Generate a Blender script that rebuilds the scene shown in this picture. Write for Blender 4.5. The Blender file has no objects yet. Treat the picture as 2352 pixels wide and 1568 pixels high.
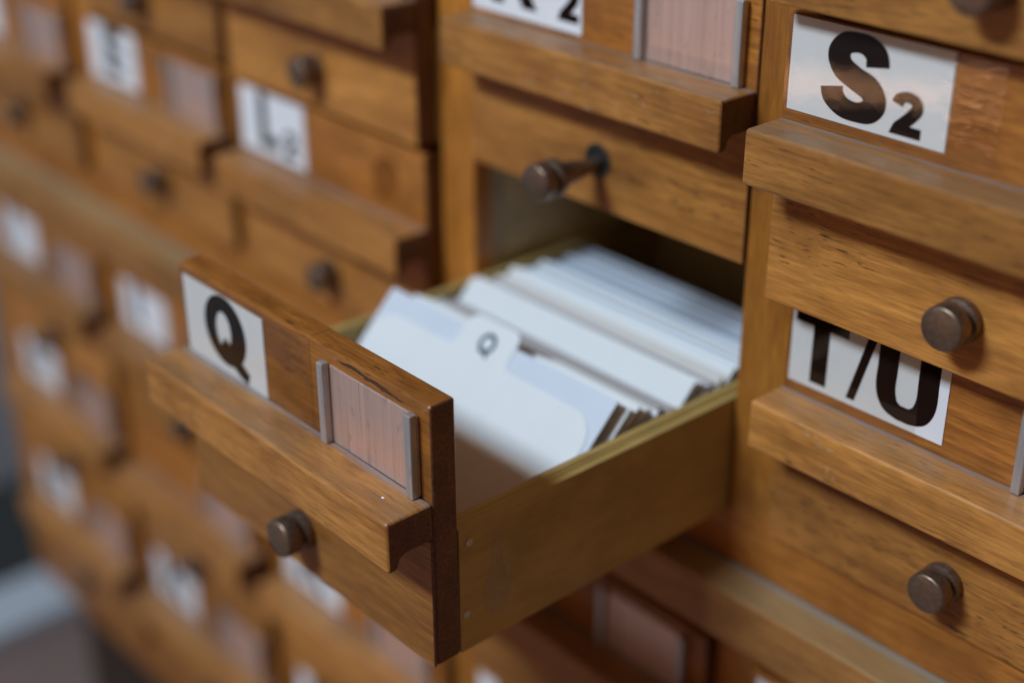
import bpy, bmesh, math, random
from mathutils import Vector, Matrix

random.seed(7)
S = bpy.context.scene
COL = S.collection

# ---------------------------------------------------------------- camera
cam_data = bpy.data.cameras.new('camera')
cam = bpy.data.objects.new('camera', cam_data)
COL.objects.link(cam)
R = [[0.6644467383, -0.3337263217, 0.6686832390],
     [0.7473344967, 0.2982641846, -0.5937420536],
     [-0.0012969095, 0.8942400228, 0.4475858573]]
M = Matrix([R[0] + [0.50773726], R[1] + [-0.42735927], R[2] + [0.34964814], [0, 0, 0, 1]])
cam.matrix_world = M
cam_data.sensor_width = 36.0
cam_data.lens = 3426.754 / 2352 * 36
cam_data.clip_start = 0.02
cam_data.clip_end = 60
cam_data.dof.use_dof = True
cam_data.dof.focus_distance = 0.523
cam_data.dof.aperture_fstop = 2.9
cam_data.dof.aperture_blades = 0
S.camera = cam

# ---------------------------------------------------------------- world + lamps + exposure
S.view_settings.view_transform = 'Standard'
S.view_settings.look = 'None'
S.view_settings.gamma = 1
S.view_settings.use_curve_mapping = False
S.view_settings.exposure = 0.0

wd = bpy.data.worlds.new('World')
S.world = wd
wd.use_nodes = True
wn, wl = wd.node_tree.nodes, wd.node_tree.links
bg = wn['Background']
tc = wn.new('ShaderNodeTexCoord')
sx = wn.new('ShaderNodeSeparateXYZ')
wl.new(tc.outputs['Generated'], sx.inputs[0])
wr = wn.new('ShaderNodeValToRGB')
wl.new(sx.outputs['Z'], wr.inputs[0])
wr.color_ramp.elements[0].position = 0.0
wr.color_ramp.elements[0].color = (.62, .32, .20, 1)
wr.color_ramp.elements[1].position = .55
wr.color_ramp.elements[1].color = (.84, .57, .40, 1)
wl.new(wr.outputs[0], bg.inputs[0])
bg.inputs[1].default_value = 0.20


def area(name, loc, target, size, size_y, power, color, spread=math.pi):
    d = bpy.data.lights.new(name, 'AREA')
    d.shape = 'RECTANGLE'
    d.size, d.size_y = size, size_y
    d.energy = power
    d.color = color
    d.spread = spread
    o = bpy.data.objects.new(name, d)
    COL.objects.link(o)
    o.location = loc
    o.rotation_euler = (Vector(target) - Vector(loc)).to_track_quat('-Z', 'Y').to_euler()
    return o


area('window_light', (-.24, -1.72, 1.70), (.0, -.1, .05), .70, .32, 57, (.65, .82, 1.0))
area('warm_fill_lamp', (-1.45, -1.75, .02), (.1, 0, .05), 2.2, 1.15, 3.6, (1.0, .58, .44))  # added unseen fill, replaces warm bounce from the surroundings
area('tape_glint_strip', (-.42, -1.2, -.20), (.22, 0, .19), 1.1, .020, .46, (1.0, .50, .25))  # added strip lamp, draws the orange reflected band on the tape

S.cycles.use_denoising = True
S.cycles.max_bounces = 6


# ---------------------------------------------------------------- materials
def new_mat(name):
    m = bpy.data.materials.new(name)
    m.use_nodes = True
    n, l = m.node_tree.nodes, m.node_tree.links
    return m, n, l, n['Principled BSDF']


def math_n(n, l, op, a, b=None, clamp=False):
    q = n.new('ShaderNodeMath')
    q.operation = op
    q.use_clamp = clamp
    for i, v in enumerate((a, b)):
        if v is None:
            continue
        if isinstance(v, (int, float)):
            q.inputs[i].default_value = v
        else:
            l.new(v, q.inputs[i])
    return q.outputs[0]


def mixc(n, l, fac, a, b, mode='MIX'):
    q = n.new('ShaderNodeMix')
    q.data_type = 'RGBA'
    q.blend_type = mode
    for sock, v in ((q.inputs[0], fac), (q.inputs[6], a), (q.inputs[7], b)):
        if isinstance(v, (int, float)):
            sock.default_value = v
        elif isinstance(v, tuple):
            sock.default_value = v if len(v) == 4 else v + (1,)
        else:
            l.new(v, sock)
    return q.outputs[2]


def ramp(n, l, src, p0, p1, c0=(0, 0, 0, 1), c1=(1, 1, 1, 1)):
    q = n.new('ShaderNodeMapRange')
    q.clamp = True
    q.inputs[1].default_value = p0
    q.inputs[2].default_value = p1
    q.inputs[3].default_value = c0[0]
    q.inputs[4].default_value = c1[0]
    l.new(src, q.inputs[0])
    return q.outputs[0]


def noise(n, l, vec, scale, detail=3, rough=.55, dist=0.0):
    q = n.new('ShaderNodeTexNoise')
    q.inputs['Scale'].default_value = scale
    q.inputs['Detail'].default_value = detail
    q.inputs['Roughness'].default_value = rough
    q.inputs['Distortion'].default_value = dist
    l.new(vec, q.inputs['Vector'])
    return q.outputs['Fac']


def grain_vec(n, l, axis, along, cross, off=True):
    """object coordinates, stretched along one axis, shifted per object"""
    t = n.new('ShaderNodeTexCoord')
    mp = n.new('ShaderNodeMapping')
    sc = [cross] * 3
    sc['XYZ'.index(axis)] = along
    mp.inputs['Scale'].default_value = sc
    l.new(t.outputs['Object'], mp.inputs['Vector'])
    if off:
        oi = n.new('ShaderNodeObjectInfo')
        r = math_n(n, l, 'MULTIPLY', oi.outputs['Random'], 91.0)
        cb = n.new('ShaderNodeCombineXYZ')
        for i in range(3):
            l.new(r, cb.inputs[i])
        l.new(cb.outputs[0], mp.inputs['Location'])
    return mp.outputs[0]


def wood(name, axis='X', light=(.60, .248, .052), dark=(.27, .090, .018), pore=(.045, .018, .008),
         rough=.42, coat=.18, pores=1.0, dust=False, wear=0.0, var=.32, grey=(.30, .24, .17), film_amt=(.03, .30), fin=(.70, 1.24)):
    m, n, l, b = new_mat(name)
    big = noise(n, l, grain_vec(n, l, axis, 5, 42), 1.0, 3, .6, 1.4)
    band = noise(n, l, grain_vec(n, l, axis, 22, 400), 1.0, 4, .62, .5)
    fine = noise(n, l, grain_vec(n, l, axis, 70, 900), 1.0, 3, .6)
    blot = noise(n, l, grain_vec(n, l, axis, 22, 34), 1.0, 4, .6)
    por = noise(n, l, grain_vec(n, l, axis, 120, 950), 1.0, 2, .5)
    zone = noise(n, l, grain_vec(n, l, axis, 16, 40), 1.0, 2, .5)
    f = math_n(n, l, 'ADD', math_n(n, l, 'MULTIPLY', big, .55), math_n(n, l, 'MULTIPLY', band, .45))
    f = ramp(n, l, f, .28, .66)
    c = mixc(n, l, f, dark, light)
    fn = ramp(n, l, fine, .28, .72, (fin[0],), (fin[1],))
    cc = n.new('ShaderNodeCombineColor')
    for i in range(3):
        l.new(fn, cc.inputs[i])
    c = mixc(n, l, 1.0, c, cc.outputs[0], 'MULTIPLY')
    bl = ramp(n, l, blot, .47, .66)
    c = mixc(n, l, math_n(n, l, 'MULTIPLY', bl, .45), c, tuple(v * .55 for v in dark))
    pm = math_n(n, l, 'MULTIPLY', ramp(n, l, por, .60, .68), ramp(n, l, zone, .44, .62), True)
    c = mixc(n, l, math_n(n, l, 'MULTIPLY', pm, .80 * pores), c, pore)
    if wear > 0:
        sc = noise(n, l, grain_vec(n, l, axis, 120, 260), 1.0, 4, .7)
        zo = noise(n, l, grain_vec(n, l, axis, 14, 20), 1.0, 1, .5)
        wm = math_n(n, l, 'MULTIPLY', ramp(n, l, sc, .60, .68), ramp(n, l, zo, .48, .62), True)
        c = mixc(n, l, math_n(n, l, 'MULTIPLY', wm, wear), c, (.55, .46, .38))
    oi = n.new('ShaderNodeObjectInfo')
    vv = ramp(n, l, oi.outputs['Random'], 0, 1, (1 - var,), (1 + var * .6,))
    vc = n.new('ShaderNodeCombineColor')
    for i in range(3):
        l.new(vv, vc.inputs[i])
    c = mixc(n, l, 1.0, c, vc.outputs[0], 'MULTIPLY')
    if dust:
        t = n.new('ShaderNodeTexCoord')
        s = n.new('ShaderNodeSeparateXYZ')
        l.new(t.outputs['Object'], s.inputs[0])
        nz = noise(n, l, grain_vec(n, l, 'X', 40, 300), 1.0, 4, .7)
        yy = math_n(n, l, 'ADD', s.outputs['Y'], math_n(n, l, 'MULTIPLY', math_n(n, l, 'SUBTRACT', nz, .5), .006))
        dm = ramp(n, l, yy, -.0046, -.0012)
        c = mixc(n, l, math_n(n, l, 'MULTIPLY', dm, .75), c, (.22, .25, .29))
        # thin grey film of dust and rubbed lacquer over the whole top
        fz = noise(n, l, grain_vec(n, l, 'X', 12, 60), 1.0, 3, .6)
        geo = n.new('ShaderNodeNewGeometry')
        gs = n.new('ShaderNodeSeparateXYZ')
        l.new(geo.outputs['Normal'], gs.inputs[0])
        up = ramp(n, l, gs.outputs['Z'], .6, .95)
        film = math_n(n, l, 'MULTIPLY', up, ramp(n, l, fz, .3, .7, film_amt[:1], film_amt[1:]))
        c = mixc(n, l, film, c, grey)
    l.new(c, b.inputs['Base Color'])
    rr = math_n(n, l, 'ADD', rough - .10, math_n(n, l, 'MULTIPLY', blot, .25))
    l.new(rr, b.inputs['Roughness'])
    b.inputs['Coat Weight'].default_value = coat
    b.inputs['Coat Roughness'].default_value = .22
    b.inputs['Specular IOR Level'].default_value = .25
    bp = n.new('ShaderNodeBump')
    bp.inputs['Strength'].default_value = .25
    bp.inputs['Distance'].default_value = .0004
    h = math_n(n, l, 'SUBTRACT', math_n(n, l, 'MULTIPLY', fine, .5), pm)
    l.new(h, bp.inputs['Height'])
    l.new(bp.outputs[0], b.inputs['Normal'])
    return m


M_PANEL = wood('honey_wood_panel', 'X')
M_LEDGE = wood('honey_wood_ledge', 'X', light=(.62, .262, .058), dark=(.30, .104, .021), dust=True, wear=.5)
M_UPPER = wood('brown_wood_panel', 'X', light=(.54, .195, .034), dark=(.20, .060, .010), coat=.35, rough=.34)
M_STILE = wood('amber_wood_stile', 'Z', light=(.56, .21, .032), dark=(.33, .105, .014), pores=.5)
M_RAIL = wood('amber_wood_rail', 'X', light=(.55, .20, .034), dark=(.31, .10, .015), pores=.7)
M_SHELF = wood('worn_shelf_wood', 'X', light=(.55, .24, .065), dark=(.36, .14, .032), dust=True, pores=.4,
               grey=(.46, .34, .17), film_amt=(.25, .60))
M_SIDE = wood('pale_drawer_side', 'Y', light=(.53, .36, .12), dark=(.46, .30, .092), pore=(.2, .12, .04), pores=.3,
              rough=.5, coat=.1, var=.08, fin=(.93, 1.05))
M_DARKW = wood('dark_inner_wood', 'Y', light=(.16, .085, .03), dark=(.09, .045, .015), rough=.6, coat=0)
M_INNER = wood('inner_partition_wood', 'Y', light=(.80, .64, .38), dark=(.70, .54, .30), rough=.55, coat=0, pores=.2, fin=(.92, 1.06))
M_PALE = wood('pale_strip_wood', 'Z', light=(.80, .62, .40), dark=(.7, .52, .3), rough=.55, coat=0, pores=.2)
M_SKIRT = wood('dark_plinth_wood', 'X', light=(.05, .03, .02), dark=(.03, .018, .012), rough=.6, coat=0)


def end_grain():
    m, n, l, b = new_mat('end_grain_wood')
    t = n.new('ShaderNodeTexCoord')
    v = t.outputs['Object']
    a = noise(n, l, v, 700, 3, .7)
    c2 = noise(n, l, v, 60, 2, .5)
    f = ramp(n, l, math_n(n, l, 'ADD', math_n(n, l, 'MULTIPLY', a, .7), math_n(n, l, 'MULTIPLY', c2, .3)), .35, .65)
    c = mixc(n, l, f, (.060, .018, .007), (.19, .066, .024))
    l.new(c, b.inputs['Base Color'])
    b.inputs['Roughness'].default_value = .5
    b.inputs['Coat Weight'].default_value = .15
    return m


M_END = end_grain()


def paper(name, col, rough=.55, tint=.04):
    m, n, l, b = new_mat(name)
    t = n.new('ShaderNodeTexCoord')
    a = noise(n, l, t.outputs['Object'], 40, 3, .6)
    f = ramp(n, l, a, .3, .7)
    lo = tuple(v * (1 - tint) for v in col)
    c = mixc(n, l, f, lo, col)
    l.new(c, b.inputs['Base Color'])
    b.inputs['Roughness'].default_value = rough
    return m


M_LABEL = paper('white_label_paper', (.83, .82, .82), .4)
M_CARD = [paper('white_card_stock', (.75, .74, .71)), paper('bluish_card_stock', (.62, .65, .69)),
          paper('cream_card_stock', (.62, .56, .50)), paper('gap_shade_stock', (.34, .29, .27)),  # grey tone paints the shade in gaps between packed cards
          paper('cabinet_shade_stock', (.27, .31, .38))]  # slate tone paints the cabinet's shadow into the rear cards
M_WARM_SHADE = paper('warm_shade_stock', (.93, .82, .70), .7, .10)  # beige stands in for the warm shade behind the drawer front
M_INK = new_mat('black_print')[0]
M_INK.node_tree.nodes['Principled BSDF'].inputs['Base Color'].default_value = (.014, .006, .004, 1)
M_INK.node_tree.nodes['Principled BSDF'].inputs['Roughness'].default_value = .9
M_INK.node_tree.nodes['Principled BSDF'].inputs['Specular IOR Level'].default_value = .05
M_BLUE = new_mat('blue_ink')[0]
M_BLUE.node_tree.nodes['Principled BSDF'].inputs['Base Color'].default_value = (.008, .05, .085, 1)


def metal_plate(name='pink_reflection_metal', lo=(.66, .46, .38), hi=(.80, .57, .48)):  # default pink tint paints warm surroundings reflected in the plate
    m, n, l, b = new_mat(name)
    v = grain_vec(n, l, 'Z', 9, 420)
    a = noise(n, l, v, 1.0, 4, .65)
    v2 = grain_vec(n, l, 'Z', 14, 900)
    s = noise(n, l, v2, 1.0, 3, .6)
    v3 = grain_vec(n, l, 'Z', 120, 260)
    sp = noise(n, l, v3, 1.0, 3, .6)
    c = mixc(n, l, ramp(n, l, a, .35, .65), lo, hi)
    c = mixc(n, l, math_n(n, l, 'MULTIPLY', ramp(n, l, s, .66, .72), .7), c, (.22, .16, .14))
    c = mixc(n, l, math_n(n, l, 'MULTIPLY', ramp(n, l, sp, .60, .72), .35), c, (.30, .23, .20))
    l.new(c, b.inputs['Base Color'])
    b.inputs['Metallic'].default_value = .62
    b.inputs['Roughness'].default_value = .38
    return m


M_METAL = metal_plate()
M_FLANGE = metal_plate('grey_aluminium', (.44, .43, .42), (.58, .56, .54))


def knob_mat():
    m, n, l, b = new_mat('dark_bronze')
    t = n.new('ShaderNodeTexCoord')
    a = noise(n, l, t.outputs['Object'], 500, 4, .7)
    c = mixc(n, l, ramp(n, l, a, .3, .7), (.17, .112, .074), (.28, .185, .125))
    l.new(c, b.inputs['Base Color'])
    b.inputs['Metallic'].default_value = .8
    l.new(ramp(n, l, a, .3, .7, (.34,), (.48,)), b.inputs['Roughness'])
    return m


M_KNOB = knob_mat()
M_HOLE = new_mat('black_hole')[0]
M_HOLE.node_tree.nodes['Principled BSDF'].inputs['Base Color'].default_value = (.008, .009, .008, 1)


def tape_mat():
    m, n, l, b = new_mat('clear_tape')
    n.remove(b)
    out = n['Material Output']
    tr = n.new('ShaderNodeBsdfTransparent')
    tr.inputs[0].default_value = (.97, .96, .94, 1)
    gl = n.new('ShaderNodeBsdfGlossy')
    gl.inputs['Roughness'].default_value = .02
    fr = n.new('ShaderNodeFresnel')
    fr.inputs['IOR'].default_value = 1.5
    mx = n.new('ShaderNodeMixShader')
    t = n.new('ShaderNodeTexCoord')
    mp = n.new('ShaderNodeMapping')
    mp.inputs['Scale'].default_value = (70, 70, 130)
    l.new(t.outputs['Object'], mp.inputs[0])
    nz = noise(n, l, mp.outputs[0], 1.0, 3, .6, 1.2)
    mp2 = n.new('ShaderNodeMapping')
    mp2.inputs['Scale'].default_value = (38, 38, 30)
    l.new(t.outputs['Object'], mp2.inputs[0])
    nl = noise(n, l, mp2.outputs[0], 1.0, 3, .55, .4)
    s = n.new('ShaderNodeSeparateXYZ')
    l.new(t.outputs['Object'], s.inputs[0])
    k = ramp(n, l, s.outputs['X'], .062, .070, (.0,), (.22,))
    bp = n.new('ShaderNodeBump')
    bp.inputs['Strength'].default_value = .6
    bp.inputs['Distance'].default_value = .0015
    l.new(math_n(n, l, 'ADD', math_n(n, l, 'MULTIPLY', nl, .11), math_n(n, l, 'MULTIPLY', nz, k)), bp.inputs['Height'])
    l.new(bp.outputs[0], gl.inputs['Normal'])
    gq = n.new('ShaderNodeNewGeometry')
    front = math_n(n, l, 'SUBTRACT', 1.0, gq.outputs['Backfacing'])
    l.new(math_n(n, l, 'MULTIPLY', math_n(n, l, 'MULTIPLY', fr.outputs[0], 1.15, True), front), mx.inputs[0])
    l.new(tr.outputs[0], mx.inputs[1])
    l.new(gl.outputs[0], mx.inputs[2])
    l.new(mx.outputs[0], out.inputs[0])
    return m


M_TAPE = tape_mat()


def plain(name, col, rough=.7, sc=30, amt=.15):
    m, n, l, b = new_mat(name)
    t = n.new('ShaderNodeTexCoord')
    a = noise(n, l, t.outputs['Object'], sc, 4, .6)
    c = mixc(n, l, ramp(n, l, a, .3, .7), tuple(v * (1 - amt) for v in col), col)
    l.new(c, b.inputs['Base Color'])
    b.inputs['Roughness'].default_value = rough
    return m


M_FLOOR = plain('terracotta_floor', (.22, .15, .13), .45, 6)
M_DARKFLOOR = plain('dark_mat', (.03, .032, .03), .9, 20)
M_WHITEB = plain('white_painted_board', (.50, .54, .58), .5, 8, .05)
M_WALL = plain('pale_wall_paint', (.40, .43, .46), .8, 4, .06)


# ---------------------------------------------------------------- mesh helpers
def add_box(bm, x0, x1, y0, y1, z0, z1):
    vs = [bm.verts.new(v) for v in ((x0, y0, z0), (x1, y0, z0), (x1, y1, z0), (x0, y1, z0),
                                    (x0, y0, z1), (x1, y0, z1), (x1, y1, z1), (x0, y1, z1))]
    for f in ((0, 3, 2, 1), (4, 5, 6, 7), (0, 1, 5, 4), (1, 2, 6, 5), (2, 3, 7, 6), (3, 0, 4, 7)):
        bm.faces.new([vs[i] for i in f])


def prism_x(bm, prof, x0, x1):
    """prof: list of (y,z), counter-clockwise seen from +x"""
    a = [bm.verts.new((x0, y, z)) for y, z in prof]
    b = [bm.verts.new((x1, y, z)) for y, z in prof]
    k = len(prof)
    bm.faces.new(a[::-1])
    bm.faces.new(b)
    for i in range(k):
        j = (i + 1) % k
        bm.faces.new((a[i], a[j], b[j], b[i]))


def prism_y(bm, prof, y0, y1):
    a = [bm.verts.new((x, y0, z)) for x, z in prof]
    b = [bm.verts.new((x, y1, z)) for x, z in prof]
    k = len(prof)
    bm.faces.new(a)
    bm.faces.new(b[::-1])
    for i in range(k):
        j = (i + 1) % k
        bm.faces.new((a[j], a[i], b[i], b[j]))


def strip_y(bm, left, right, y0, y1):
    """ribbon between two outlines in the xz plane, extruded in y; quads only"""
    for i in range(len(left) - 1):
        quad = [left[i], left[i + 1], right[i + 1], right[i]]
        prism_y(bm, quad, y0, y1)


def lathe_y(bm, prof, cx, cz, seg=48, cap0=True):
    """prof: list of (radius, y) from front (most negative y) to back"""
    rings = []
    for r, y in prof:
        rings.append([bm.verts.new((cx + r * math.cos(2 * math.pi * i / seg), y, cz + r * math.sin(2 * math.pi * i / seg)))
                      for i in range(seg)])
    for a, b in zip(rings, rings[1:]):
        for i in range(seg):
            j = (i + 1) % seg
            bm.faces.new((a[i], b[i], b[j], a[j]))
    bm.faces.new(rings[0])
    bm.faces.new(rings[-1][::-1])


def mesh_of(name, bm, mats, smooth=False):
    bmesh.ops.recalc_face_normals(bm, faces=bm.faces)
    me = bpy.data.meshes.new(name)
    bm.to_mesh(me)
    bm.free()
    for m in (mats if isinstance(mats, (list, tuple)) else [mats]):
        me.materials.append(m)
    if smooth:
        for p in me.polygons:
            p.use_smooth = True
        me.set_sharp_from_angle(angle=math.radians(35))
    return me


def link(name, me, parent=None, bevel=0, seg=3, end=None):
    o = bpy.data.objects.new(name, me)
    COL.objects.link(o)
    if parent is not None:
        o.parent = parent
    if bevel:
        b = o.modifiers.new('bevel', 'BEVEL')
        b.width = bevel
        b.segments = seg
        b.limit_method = 'ANGLE'
        b.angle_limit = math.radians(40)
        b.harden_normals = False
    return o


def ends(me, ang=.9, slot=1):
    """end grain on the faces that look along x"""
    for p in me.polygons:
        if abs(p.normal.x) > ang:
            p.material_index = slot
    return me


def boxmesh(name, mats, *b):
    bm = bmesh.new()
    add_box(bm, *b)
    return mesh_of(name, bm, mats)


def empty(name, loc, label, cat, group=None, kind=None):
    o = bpy.data.objects.new(name, None)
    o.empty_display_size = .02
    COL.objects.link(o)
    o.location = loc
    tag(o, label, cat, group, kind)
    return o


def tag(o, label, cat, group=None, kind=None):
    if label:
        o['label'] = label
    if cat:
        o['category'] = cat
    if group:
        o['group'] = group
    if kind:
        o['kind'] = kind


# ---------------------------------------------------------------- dimensions (metres)
W, P, H, ZT, ZB, DL, T, DP = .165, .1898, .1087, .0707, .0501, .0200, .0110, .0014
RU, RL = .1130, .1120
G = .0004                       # play between drawer and stile
Z_LOW = -.1767                  # bottom of the first drawer row of the lower cabinet

# ---------------------------------------------------------------- setting
FZ = -.62
o = link('floor', boxmesh('floor', M_FLOOR, -6, 4, -6, 3, FZ - .05, FZ))
tag(o, 'dull brown floor below the wooden card catalogue', None, kind='structure')
o = link('wall', boxmesh('wall', M_WALL, -1.16, -1.06, -3, 3, FZ + .001, .35))
tag(o, 'pale blurred wall left of the card catalogue', 'wall', kind='structure')
o = link('floor_mat', boxmesh('floor_mat', M_DARKFLOOR, -1.05, -.855, -1.2, 1.6, FZ + .001, FZ + .012), bevel=.003)
tag(o, 'dark mat lying on the floor beyond the white board', 'mat')
o = link('white_board', boxmesh('white_board', M_WHITEB, -.840, -.760, -1.2, 1.3, FZ + .001, FZ + .022), bevel=.003)
tag(o, 'pale white board on the floor beside the lower cabinet', 'board')


# ---------------------------------------------------------------- cabinets
XL, XR = -3 * P - .055, P + W + .025
up = empty('catalogue_cabinet', (0, 0, 0),
           'upper wooden card catalogue cabinet carcass resting on the projecting shelf', 'cabinet')
TOP = 3 * RU + .002
for k in range(-3, 3):
    x0, x1 = k * P - (P - W) + G, k * P - G
    if k == -3:
        x0 = XL
    if k == 2:
        x1 = XR
    link('stile', boxmesh('stile', M_STILE, x0, x1, 0, .0108, .0002, TOP), up, .0006, 2)
    link('edge_strip', boxmesh('edge_strip', M_PALE, x0 + .0008, x1 - .0008, .011, .0192, .0002, TOP), up)
    link('partition', boxmesh('partition', M_INNER, x0 + .002, x1 - .002, .0194, .42, .0002, TOP), up)
link('bottom_rail', boxmesh('bottom_rail', M_RAIL, XL, XR, 0, .018, -.0253, 0), up, .0006, 2)
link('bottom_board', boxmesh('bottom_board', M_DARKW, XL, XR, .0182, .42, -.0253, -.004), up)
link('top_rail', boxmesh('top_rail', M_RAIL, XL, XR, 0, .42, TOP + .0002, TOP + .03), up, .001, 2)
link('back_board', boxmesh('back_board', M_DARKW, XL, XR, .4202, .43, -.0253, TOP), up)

low = empty('catalogue_cabinet', (0, 0, FZ),
            'lower wooden card catalogue cabinet with the projecting shelf on top', 'cabinet')


def lowbox(name, mat, *b, bevel=0):
    b = list(b)
    b[4] -= FZ
    b[5] -= FZ
    return link(name, boxmesh(name, mat, *b), low, bevel, 2)


lowbox('shelf', M_SHELF, XL - .012, XR + .012, -.0190, .45, -.0515, -.0257, bevel=.0012)
lowbox('top_rail', M_RAIL, XL, XR, 0, .02, -.0664, -.0517)
ZLB = Z_LOW - 2 * RL
for k in range(-3, 3):
    x0, x1 = k * P - (P - W) + G, k * P - G
    if k == -3:
        x0 = XL
    if k == 2:
        x1 = XR
    lowbox('stile', M_STILE, x0, x1, 0, .0108, ZLB - .0018, -.0666, bevel=.0006)
    lowbox('partition', M_INNER, x0 + .002, x1 - .002, .011, .42, ZLB - .0018, -.0666)
lowbox('bottom_rail', M_RAIL, XL, XR, 0, .02, ZLB - .045, ZLB - .002, bevel=.0008)
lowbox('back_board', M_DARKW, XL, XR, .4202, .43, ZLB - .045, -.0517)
lowbox('plinth', M_SKIRT, XL + .01, XR - .01, .03, .42, FZ + .002, ZLB - .0452)

# ---------------------------------------------------------------- drawer meshes (local: x right, y into cabinet, z up)
bm = bmesh.new()
add_box(bm, G, W - G, 0, T, .0003, H)
me_upper = ends(mesh_of('front_board', bm, [M_UPPER, M_END]))
bm = bmesh.new()
add_box(bm, G, W - G, -DP, -.00005, .0004, ZT - .0158)
me_lower = ends(mesh_of('lower_panel', bm, [M_PANEL, M_END]))
prof = [(-DL, ZT), (-DL, ZB), (-DL + .0036, ZB), (-DL + .0048, ZB + .0012), (-DL + .0055, ZB + .0038),
        (-DL + .0075, ZB + .0052), (-.00005, ZT - .0151), (-.00005, ZT)]
bm = bmesh.new()
prism_x(bm, prof, G, W - G)
me_ledge = ends(mesh_of('ledge', bm, [M_LEDGE, M_END]))
bm = bmesh.new()
SD = .29
for s in (0, 1):
    # side boards with a small step along the top
    pr = [(.0003, .0006), (.0079, .0006), (.0079, .0563), (.0046, .0566), (.0040, .0556), (.0034, .0556),
          (.0030, .0548), (.0003, .0545)]
    pts = [(x, z) for x, z in pr] if s == 0 else [(W - x, z) for x, z in pr]
    prism_y(bm, pts, T + .0002, SD)
me_sides = None


def side_mesh(s):
    b_ = bmesh.new()
    pts = pr if s == 0 else [(W - x, z) for x, z in pr]
    prism_y(b_, pts, T + .0002, SD)
    return mesh_of('side_board', b_, M_SIDE)


bm.free()
me_sideL, me_sideR = side_mesh(0), side_mesh(1)
me_floor = boxmesh('bottom_board', M_SIDE, .0081, W - .0081, T + .0002, SD, .002, .007)
me_back = boxmesh('back_board', M_INNER, .0081, W - .0081, SD - .009, SD, .0072, .050)

KX, KZ = .0830, .0210
bm = bmesh.new()
kp = [(.0010, -.0140), (.0070, -.0140), (.0076, -.0137), (.0080, -.0130), (.0081, -.0082), (.0078, -.0076),
      (.0060, -.0073), (.0057, -.0068), (.0058, -.0056), (.0068, -.0053), (.0080, -.0049), (.0082, -.0042),
      (.0082, -.0024), (.0078, -.0020), (.0078, -DP)]
lathe_y(bm, kp, KX, KZ)
me_knob = mesh_of('knob', bm, M_KNOB, True)
bm = bmesh.new()
dd = -.0240
kp2 = [(r, y + dd) for r, y in kp[:-2]] + [(.0079, -.0272), (.0079, -.0255), (.0070, -.0248), (.0054, -.0244), (.0054, -.0205), (.0048, -.0201),
                                           (.0048, -.0160), (.0041, -.0156), (.0041, -.0120), (.0034, -.0116), (.0034, -DP - .0006)]
lathe_y(bm, kp2, KX, KZ - .0005)
me_knob_out = mesh_of('pulled_knob', bm, M_KNOB, True)
bm = bmesh.new()
lathe_y(bm, [(.0070, -DP - .0003), (.0070, -DP + .0003)], KX + .0004, KZ + .0012)
me_hole = mesh_of('rod_hole', bm, M_HOLE)
bm = bmesh.new()
hx, hz = KX + .0004, KZ + .0012
RIN = [(hx + .0068 * math.cos(2 * math.pi * i / 40), hz + .0068 * math.sin(2 * math.pi * i / 40)) for i in range(41)]
ROU = [(hx + .0075 * math.cos(2 * math.pi * i / 40), hz + .0075 * math.sin(2 * math.pi * i / 40)) for i in range(41)]
strip_y(bm, RIN, ROU, -DP - .0009, -DP - .0001)
me_rim = mesh_of('hole_rim', bm, M_KNOB, True)

bm = bmesh.new()
add_box(bm, .1040, .1582, -.0009, .0001, ZT + .0001, .1028)
me_plate = mesh_of('card_holder', bm, M_METAL)
bm = bmesh.new()
add_box(bm, .1036, .1073, -.0042, -.0010, ZT + .0001, .1040)
me_flL = mesh_of('flange', bm, M_FLANGE)
bm = bmesh.new()
add_box(bm, .1548, .1586, -.0042, -.0010, ZT + .0001, .1040)
me_flR = mesh_of('flange', bm, M_FLANGE)


# ---------------------------------------------------------------- lettering
def catmull(pts, n=10):
    out = []
    P_ = [pts[0]] + pts + [pts[-1]]
    for i in range(1, len(P_) - 2):
        p0, p1, p2, p3 = P_[i - 1:i + 3]
        for s in range(n):
            t = s / n
            out.append(tuple(.5 * ((2 * b) + (-a + c) * t + (2 * a - 5 * b + 4 * c - d) * t * t
                                   + (-a + 3 * b - 3 * c + d) * t ** 3) for a, b, c, d in zip(p0, p1, p2, p3)))
    out.append(tuple(pts[-1]))
    return out


def stroke(bm, pts, y0, y1, n=10):
    """pts: (x, z, width) along a centre line"""
    c = catmull(pts, n)
    L, Rr = [], []
    for i, (x, z, w) in enumerate(c):
        a, b = c[max(0, i - 1)], c[min(len(c) - 1, i + 1)]
        dx, dz = b[0] - a[0], b[1] - a[1]
        q = math.hypot(dx, dz) or 1
        nx, nz = -dz / q, dx / q
        L.append((x + nx * w / 2, z + nz * w / 2))
        Rr.append((x - nx * w / 2, z - nz * w / 2))
    strip_y(bm, L, Rr, y0, y1)


def ring(bm, cx, cz, ro, rz, ri, rzi, y0, y1, icx=0, icz=0, seg=56):
    a = [(cx + ro * math.cos(2 * math.pi * i / seg), cz + rz * math.sin(2 * math.pi * i / seg)) for i in range(seg + 1)]
    b = [(cx + icx + ri * math.cos(2 * math.pi * i / seg), cz + icz + rzi * math.sin(2 * math.pi * i / seg))
         for i in range(seg + 1)]
    strip_y(bm, b, a, y0, y1)


YI = (-.00052, -.00042)
YJ = (-.00056, -.00043)


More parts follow.
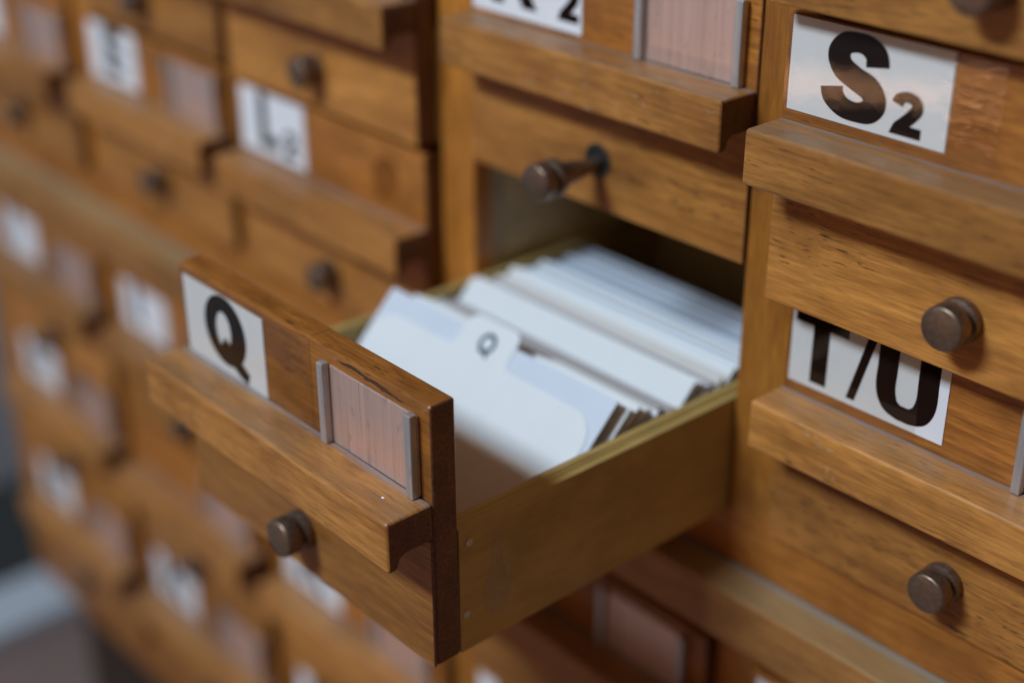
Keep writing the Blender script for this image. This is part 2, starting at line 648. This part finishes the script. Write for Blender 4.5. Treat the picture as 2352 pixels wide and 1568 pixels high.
def glyph(ch, bm, x=0, z=.0773, s=1.0):
    """letters drawn on a 30 mm cap height; x,z = lower left"""
    F = lambda pts: [(x + a * s, z + b * s, w * s) for a, b, w in pts]
    Q = lambda pts: [(x + a * s, z + b * s) for a, b in pts]
    m = .001
    if ch == 'S':
        stroke(bm, F([(p * m, q * m, w * m) for p, q, w in
                      [(22.4, 20.0, 9.3), (21.6, 23.6, 9.0), (18.2, 26.2, 7.6), (13.8, 26.8, 6.8), (9.0, 25.6, 7.8),
                       (6.6, 21.6, 9.2), (8.6, 17.4, 9.0), (14.0, 14.6, 8.6), (20.0, 12.2, 9.0), (22.6, 8.2, 9.3),
                       (20.4, 4.6, 8.4), (15.4, 3.2, 6.9), (9.8, 3.9, 7.6), (5.6, 7.0, 9.0), (4.7, 10.0, 9.3)]]), *YI)
    elif ch == '2':
        stroke(bm, F([(p * m, q * m, w * m) for p, q, w in
                      [(4.6, 20.5, 9), (6.0, 24.0, 8.4), (12.0, 26.6, 7.0), (18.5, 24.5, 8.2), (19.8, 19.5, 9.0),
                       (15.6, 13.6, 8.8), (10.0, 8.0, 8.6), (6.0, 4.4, 8.2), (3.8, 2.0, 4.0)]]), *YI)
        prism_y(bm, Q([(0, 0), (.0245, 0), (.0245, .0072), (.003, .0072)]), *YJ)
    elif ch == 'Q':
        ring(bm, x + .0146 * s, z + .0147 * s, .0152 * s, .0152 * s, .0054 * s, .0080 * s, *YI, icx=-.0012 * s)
        prism_y(bm, Q([(.0098, .0060), (.0142, .0118), (.0308, .0010), (.0290, -.0038), (.0235, -.0022)]), *YJ)
    elif ch == 'T':
        prism_y(bm, Q([(0, .0236), (.0246, .0236), (.0246, .0300), (0, .0300)]), *YI)
        prism_y(bm, Q([(.0084, 0), (.0160, 0), (.0160, .0240), (.0084, .0240)]), *YJ)
    elif ch == '/':
        prism_y(bm, Q([(0, 0), (.0038, 0), (.0118, .0300), (.0080, .0300)]), *YI)
    elif ch == 'U':
        pts = [(4.4, 30, 8.6), (4.4, 20, 8.6), (4.4, 10.8, 8.6), (6.4, 5.4, 8.0), (10.2, 3.1, 6.4), (13.2, 2.9, 6.2),
               (16.2, 3.1, 6.4), (20.0, 5.4, 8.0), (22.0, 10.8, 8.6), (22.0, 20, 8.6), (22.0, 30, 8.6)]
        stroke(bm, F([(a * m, b * m, c * m) for a, b, c in pts]), *YI)
    elif ch in 'RP':
        prism_y(bm, Q([(0, 0), (.0078, 0), (.0078, .0300), (0, .0300)]), *YI)
        pts = [(7, 26.7, 6.6), (14, 26.7, 6.6), (20, 25.4, 7.2), (22.4, 21.0, 8.6), (20, 16.4, 7.2), (14, 14.6, 6.4), (7, 14.6, 6.4)]
        stroke(bm, F([(a * m, b * m, c * m) for a, b, c in pts]), *YJ)
        if ch == 'R':
            prism_y(bm, Q([(.0125, .0130), (.0200, .0145), (.0292, 0), (.0202, 0)]), -.0006, -.00044)
    elif ch == 'L':
        prism_y(bm, Q([(0, 0), (.0190, 0), (.0190, .0066), (.0078, .0066), (.0078, .0300), (0, .0300)]), *YI)
    elif ch == 'K':
        prism_y(bm, Q([(0, 0), (.0078, 0), (.0078, .0300), (0, .0300)]), *YI)
        prism_y(bm, Q([(.0065, .0098), (.0065, .0182), (.0178, .0300), (.0270, .0300)]), *YJ)
        prism_y(bm, Q([(.0100, .0165), (.0160, .0200), (.0285, 0), (.0188, 0)]), -.0006, -.00044)
    elif ch == 'I':
        prism_y(bm, Q([(0, 0), (.0080, 0), (.0080, .0300), (0, .0300)]), *YI)
    elif ch == 'E':
        prism_y(bm, Q([(0, 0), (.0078, 0), (.0078, .0300), (0, .0300)]), *YI)
        for q in (0, .0118, .0236):
            prism_y(bm, Q([(.0070, q), (.0215, q), (.0215, q + .0064), (.0070, q + .0064)]), *YJ)
    elif ch == 'F':
        prism_y(bm, Q([(0, 0), (.0078, 0), (.0078, .0300), (0, .0300)]), *YI)
        for q in (.0108, .0236):
            prism_y(bm, Q([(.0070, q), (.0210, q), (.0210, q + .0064), (.0070, q + .0064)]), *YJ)


def letter_label(parent, rect, text):
    """text: list of (char, x, z, scale)"""
    x0, x1, z0, z1 = rect
    me = boxmesh('letter_label', M_LABEL, x0, x1, -.0004, -.00005, z0, z1)
    lb = link('letter_label', me, parent)
    for ch, x, z, s in text:
        b_ = bmesh.new()
        glyph(ch, b_, x, z, s)
        link('letter' if ch.isalpha() else ('slash' if ch == '/' else 'numeral'), mesh_of('letter', b_, M_INK), lb)
    return lb


def make_drawer(k, z0, e, label, text=None, rect=(.004, .0628, .0712, .1045), holder=True, tape=None, knob=True,
                lower=False, box=True, low_holder=0.0, name='card_drawer', group=None):
    d = empty(name, (k * P, -e, z0), label, 'drawer', group)
    link('front_board', me_upper, d, .0012)
    link('ledge', me_ledge, d, .0014)
    link('lower_panel', me_lower, d, .0005)
    if box:
        link('side_board', me_sideL, d, .0005, 2)
        link('side_board', me_sideR, d, .0005, 2)
        link('bottom_board', me_floor, d)
    if knob:
        link('knob', me_knob, d)
    else:
        link('hole_rim', me_rim, link('rod_hole', me_hole, d))
        link('knob', me_knob_out, d)
    if holder:
        h = link('card_holder', me_plate, d, .0003, 2)
        link('flange', me_flL, h, .0005, 2)
        link('flange', me_flR, h, .0005, 2)
        if low_holder:
            h.location = (-.005, 0, -.0)
    if rect and text is not None:
        letter_label(d, rect, text)
    if tape:
        x0, x1 = tape
        link('clear_tape', boxmesh('clear_tape', M_TAPE, x0, x1, -.00085, -.00075, ZT + .0006, H - .0012), d)
    return d


GRP = 'card catalogue drawers'
Zc = .0773
T2 = lambda ch: [(ch, .0165, .0766, 1.0), ('2', .0459, .0763, .50)]
LR = (.0026, .0674, .0745, .1078)
mk = make_drawer
# column at the right of the photograph
mk(1, 2 * RU, .0275, 'drawer above the drawer marked S2, only its lower part and knob in view',
   group=GRP)
mk(1, RU, .0172, 'drawer marked S2 with glossy wrinkled tape over its label', [('S', .0163, .0766, 1.0), ('2', .0456, .0763, .50)], LR,
   tape=(.0010, .0862), group=GRP)
mk(1, 0, .0023, 'drawer marked T/U below the drawer marked S2',
   [('T', .0046, .0773, 1.0), ('/', .0303, .0771, 1.0), ('U', .0428, .0773, 1.0)], (.0029, .0732, .0746, .1078),
   tape=(.0012, .0618), group=GRP)
# column of the open drawer
mk(0, 2 * RU, .004, 'drawer directly above the drawer marked R2', group=GRP)
mk(0, RU, 0.0, 'drawer marked R2 right above the open drawer, its rod knob pulled out',
   [('R', .0140, .0775, 1.0), ('2', .0560, .0770, .52)], (.0010, .0705, .0727, .1075), knob=False, group=GRP)
q = mk(0, 0, .1587, 'open drawer marked Q, pulled far out and filled with white index cards',
       [('Q', .0196, .0745, 1.0)], (.0040, .0625, .0705, .1045), tape=(.0012, .0937), group=GRP)
piv = Vector((W / 2, .15, 0))
rot = Matrix.Rotation(-.00272, 3, 'Z') @ Matrix.Rotation(.00177, 3, 'X')
q.location = rot @ (Vector((0, -.1587, 0)) - piv) + piv + Vector((.00054, 0, -.0008))
q.rotation_euler = (.00177, 0, -.00272)
link('back_board', me_back, q)
# columns to the left
dz = .0018
mk(-1, 2 * RU, .004, 'drawer two rows above the drawer marked L', group=GRP)
mk(-1, RU + dz, .0123, 'drawer right above the drawer marked L, its ledge cut by the top of the picture', group=GRP)
dl = mk(-1, dz, .0097, 'drawer marked L with a round brown stain where the card holder is missing',
        [('L', .0195, .0773, 1.0), ('2', .0430, .0765, .5)], (.0015, .0628, .0725, .1078), holder=False, group=GRP)
mk(-2, 2 * RU, .004, 'top row drawer in the second column from the left end', group=GRP)
mk(-2, RU + .001, .004, 'drawer left of the one above the drawer marked L, mostly cut by the top edge', group=GRP)
mk(-2, .001, .004, 'blurred labelled drawer left of the drawer marked L', [('E', .0240, .0773, 1.0)],
   (.0030, .0628, .0720, .1075), group=GRP)
mk(-3, 2 * RU, .004, 'top row drawer at the left end of the cabinet', group=GRP)
mk(-3, RU, .004, 'middle row drawer at the left end of the upper cabinet', group=GRP)
mk(-3, 0, .006, 'blurred drawer cut by the top left corner of the photo', [('I', .0290, .0773, 1.0)],
   (.0040, .0625, .0715, .1055), group=GRP)

# stain on the L drawer: dark varnish mark in the shape of an oval
bm = bmesh.new()
seg = 40
ring_pts = [(.1322 + .0105 * (1 + .08 * math.sin(3 * a)) * math.cos(a) + .002 * math.sin(a),
             .0868 + .0128 * math.sin(a)) for a in [2 * math.pi * i / seg for i in range(seg)]]
prism_y(bm, ring_pts, -.00012, -.00002)
M_STAIN = wood('stained_wood', 'X', light=(.30, .095, .010), dark=(.19, .055, .006))
link('varnish_stain', mesh_of('varnish_stain', bm, M_STAIN), dl)

low_spec = [
    (-3, 0, 'I', True, 'blurred lower cabinet drawer at the left end of its top row'),
    (-3, 1, 'F', True, 'blurred lower cabinet drawer at the left end of its middle row'),
    (-3, 2, 'E', True, 'blurred lower cabinet drawer at the left end of its bottom row'),
    (-2, 0, 'I', True, 'blurred labelled lower cabinet drawer just left of the Q label'),
    (-2, 1, None, True, 'lower cabinet drawer without a letter label, below the one left of the Q label'),
    (-2, 2, 'K', True, 'blurred labelled drawer second from the left in the bottom row of the lower cabinet'),
    (-1, 0, None, True, 'lower cabinet drawer behind the open Q drawer front, below its knob side'),
    (-1, 1, 'R', True, 'blurred labelled drawer in the middle row, right below the front of the open Q drawer'),
    (-1, 2, 'P', True, 'blurred labelled drawer at the bottom edge, left below the open Q drawer'),
    (0, 0, None, True, 'lower cabinet drawer under the open Q drawer with a metal card holder, its pink reflection painted on'),
    (0, 1, 'E', True, 'drawer with a white label top showing at the bottom edge, under the open Q drawer'),
    (0, 2, None, True, 'bottom row lower cabinet drawer straight under the open Q drawer'),
    (1, 0, 'F', True, 'lower cabinet drawer below the drawer marked T/U, only its label corner in view'),
    (1, 1, None, True, 'middle row drawer at the right end of the lower cabinet'),
    (1, 2, None, True, 'bottom row drawer at the right end of the lower cabinet'),
]
for k, r, ch, hold, lab in low_spec:
    mk(k, Z_LOW - r * RL, .006 + random.uniform(-.002, .003), lab,
       [(ch, .0200, .0773, 1.0)] if ch else None, (.0040, .0640, .0720, .1060), holder=hold, box=False,
       low_holder=1, group='drawers of the lower cabinet')

# ---------------------------------------------------------------- wear and marks on the open drawer's front
M_GOUGE = plain('dark_gouge', (.085, .036, .016), .7, 500, .5)
rg = random.Random(11)


def sliver(bm, x0, x1, zc, h, y0, y1, n=26):
    up_, dn = [], []
    for i in range(n + 1):
        t = i / n
        e_ = math.sin(math.pi * t) ** .6
        x = x0 + (x1 - x0) * t
        c_ = zc + .22 * h * math.sin(7 * t + 40 * x0)
        up_.append((x, c_ + h * e_ * rg.uniform(.38, .52) + 1e-5))
        dn.append((x, c_ - h * e_ * rg.uniform(.38, .52)))
    strip_y(bm, dn, up_, y0, y1)


bm = bmesh.new()
sliver(bm, .1125, .1300, .1062, .0016, -.00010, -.00001)
sliver(bm, .1270, .1440, .1054, .0019, -.00012, -.00001)
sliver(bm, .1420, .1500, .1046, .0010, -.00010, -.00001)
link('gouge', mesh_of('gouge', bm, M_GOUGE), q)
bm = bmesh.new()
add_box(bm, .0937, .09395, -.00006, .00002, ZT + .0002, H - .0012)
add_box(bm, .0937, .09395, .0012, T - .0014, H - .00001, H + .00005)
link('tape_edge', mesh_of('tape_edge', bm, M_GOUGE), q)
bm = bmesh.new()
bmesh.ops.create_icosphere(bm, subdivisions=2, radius=.00055,
                           matrix=Matrix.Translation((.1500, -.0105, ZT + .0001)) @ Matrix.Diagonal((1.3, 1, .4, 1)))
link('paint_speck', mesh_of('paint_speck', bm, M_LABEL, True), q)

# ---------------------------------------------------------------- marks on the open drawer's side
bm = bmesh.new()
for (y, z) in ((-.143 + .1587, .0471 + .0008), (-.1448 + .1587, .0164 + .0008)):
    for i in range(1):
        c = []
        rr = .0016
        vs = [bm.verts.new((W + .00002, y + rr * math.cos(2 * math.pi * j / 20), z + rr * math.sin(2 * math.pi * j / 20)))
              for j in range(20)]
        bm.faces.new(vs)
M_FILL = plain('pale_filler', (.62, .60, .52), .7, 400)
link('nail_filler', mesh_of('nail_filler', bm, M_FILL), q)


M_SMEAR, sn, sl, sb = new_mat('dried_glue_smear')
st_ = sn.new('ShaderNodeTexCoord')
sb.inputs['Base Color'].default_value = (.56, .50, .36, 1)
sb.inputs['Roughness'].default_value = .6
sz = noise(sn, sl, st_.outputs['Object'], 260, 4, .7)
sl.new(ramp(sn, sl, sz, .32, .66, (.0,), (.30,)), sb.inputs['Alpha'])
bm = bmesh.new()
cc_ = [(.0290, .0105), (.0325, .0120), (.0352, .0170), (.0362, .0235), (.0348, .0290), (.0322, .0325), (.0318, .0395),
       (.0300, .0440), (.0275, .0430), (.0268, .0370), (.0248, .0320), (.0228, .0260), (.0222, .0200), (.0238, .0140)]
cc_ = catmull([c + (0,) for c in cc_ + cc_[:1]], 5)[:-1]
a_ = [bm.verts.new((W + .00001, y, z)) for y, z, _ in cc_]
b_ = [bm.verts.new((W + .00006, y, z)) for y, z, _ in cc_]
bm.faces.new(a_); bm.faces.new(b_[::-1])
for i in range(len(a_)):
    j = (i + 1) % len(a_)
    bm.faces.new((a_[i], a_[j], b_[j], b_[i]))
link('glue_smear', mesh_of('glue_smear', bm, M_SMEAR), q)


# ---------------------------------------------------------------- cards in the open drawer
def sheet_mesh(name, outline, th, mat):
    """outline in local (x, s): s runs up the sheet; thickness along local y"""
    b_ = bmesh.new()
    prism_y(b_, outline, 0, th)
    return mesh_of(name, b_, mat)


def place_sheet(name, me, ytop, ztop, length, ang, label, cat, group=None, dx=0, rz=0):
    """top edge passes (ytop, ztop); sheet leans back with its foot nearer the drawer front"""
    o = link(name, me)
    by = ytop - length * math.cos(ang)
    bz = ztop - length * math.sin(ang)
    # local z -> direction (0, cos, sin): rotate about x by -(90-ang)
    o.location = (dx, by, bz)
    o.rotation_euler = (-(math.pi / 2 - ang), 0, rz)
    tag(o, label, cat, group)
    return o


A0 = math.radians(45)
FLOOR_Z = .0066
X0, X1 = .0095, .1525


def rrect(x0, x1, h, r=.0):
    return [(x0, 0), (x1, 0), (x1, h), (x0, h)]


def length_for(ztop, ang):
    return (ztop - FLOOR_Z) / math.sin(ang)


L = length_for(.0395, A0)  # added sheet, its top edge set where the drawer front's shadow begins
place_sheet('warm_shade_card', sheet_mesh('warm_shade_card', rrect(.0085, .1560, L), .0006, M_WARM_SHADE), -.0858, .0395, L, A0,
            'short beige card added to tint the shade in front of the Q divider, behind the drawer front', 'card')

# Q divider with a rounded tab
zt_, yt_ = .0600, -.0640
L = length_for(zt_, A0)
out = [(.0095, 0), (.1495, 0)]


def arc(cx, cz, r, a0, a1, n=8):
    return [(cx + r * math.cos(math.radians(a0 + (a1 - a0) * i / n)), cz + r * math.sin(math.radians(a0 + (a1 - a0) * i / n)))
            for i in range(n + 1)]


tabx0, tabx1, tabh = .0600, .0925, .0172
out += arc(.1495 - .013, L - .013, .013, 0, 90)
out += arc(tabx1 + .005, L + .005, .005, 270, 180, 6)
out += arc(tabx1 - .005, L + tabh - .005, .005, 0, 90, 6)
out += arc(tabx0 + .006, L + tabh - .006, .006, 90, 180, 6)
out += arc(tabx0 - .005, L + .005, .005, 360, 270, 6)
out += arc(.0095 + .013, L - .013, .013, 90, 180)
qd = place_sheet('divider_card', sheet_mesh('divider_card', out, .0006, M_CARD[0]), yt_, zt_, L, A0,
                 'white divider card with a rounded tab marked Q in the open drawer', 'divider')
bm = bmesh.new()
ring(bm, .0772, L + .0070, .0048, .0050, .0028, .0030, -.00012, -.00002, seg=28)
prism_y(bm, [(.0768, L + .0040), (.0780, L + .0050), (.0812, L + .0016), (.0800, L + .0006)], -.00014, -.00002)
link('tab_letter', mesh_of('tab_letter', bm, M_BLUE), qd)

back_group = 'index cards packed behind the Q divider'
L = length_for(.0672, A0)
place_sheet('index_card', sheet_mesh('index_card', rrect(X0 - .001, X1, L), .0005, M_CARD[1]), -.0562, .0672, L, A0,
            'bluish white index card standing right behind the Q divider', 'card')

# the packed cards; each entry: number, first/last y of the top edge, mean height, colour mix
rnd = random.Random(3)
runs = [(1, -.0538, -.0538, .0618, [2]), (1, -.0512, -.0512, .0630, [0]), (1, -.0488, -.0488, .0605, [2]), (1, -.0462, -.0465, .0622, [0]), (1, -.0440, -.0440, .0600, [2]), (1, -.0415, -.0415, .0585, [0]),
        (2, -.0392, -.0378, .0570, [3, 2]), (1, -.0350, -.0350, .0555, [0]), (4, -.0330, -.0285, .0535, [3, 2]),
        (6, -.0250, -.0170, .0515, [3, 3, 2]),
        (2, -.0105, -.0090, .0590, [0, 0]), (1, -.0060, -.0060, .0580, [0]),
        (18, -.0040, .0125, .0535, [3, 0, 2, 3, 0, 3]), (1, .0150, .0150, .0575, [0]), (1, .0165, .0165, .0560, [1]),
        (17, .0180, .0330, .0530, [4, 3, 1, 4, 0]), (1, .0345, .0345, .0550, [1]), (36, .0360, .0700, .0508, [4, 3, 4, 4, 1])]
cards = []
cache = {}
for cnt, y0, y1, zt, mats in runs:
    for i in range(cnt):
        y = y0 + (y1 - y0) * (i / max(1, cnt - 1))
        zz = zt + (rnd.uniform(-.0022, .0012) if cnt > 2 else 0)
        ang = A0
        L = length_for(zz, ang)
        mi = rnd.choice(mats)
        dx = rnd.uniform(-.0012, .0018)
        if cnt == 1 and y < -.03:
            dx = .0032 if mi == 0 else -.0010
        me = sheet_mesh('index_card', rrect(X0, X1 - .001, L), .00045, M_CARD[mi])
        tone = ['white', 'pale bluish', 'cream', 'shade-tinted grey-brown', 'shade-tinted blue-grey'][mi]
        lab = tone + ' index card in the packed row behind the Q divider'
        if cnt == 2 and mi == 0 and i == 0:
            lab = 'raised white index card with a wide bright face in the middle of the pack'
        elif cnt == 1 and y > .01 and mi == 0:
            lab = 'raised white index card further back, just in front of the cabinet opening'
        o = place_sheet('index_card', me, y, zz, L, ang, lab, 'card', back_group, dx=dx)
        cards.append(o)
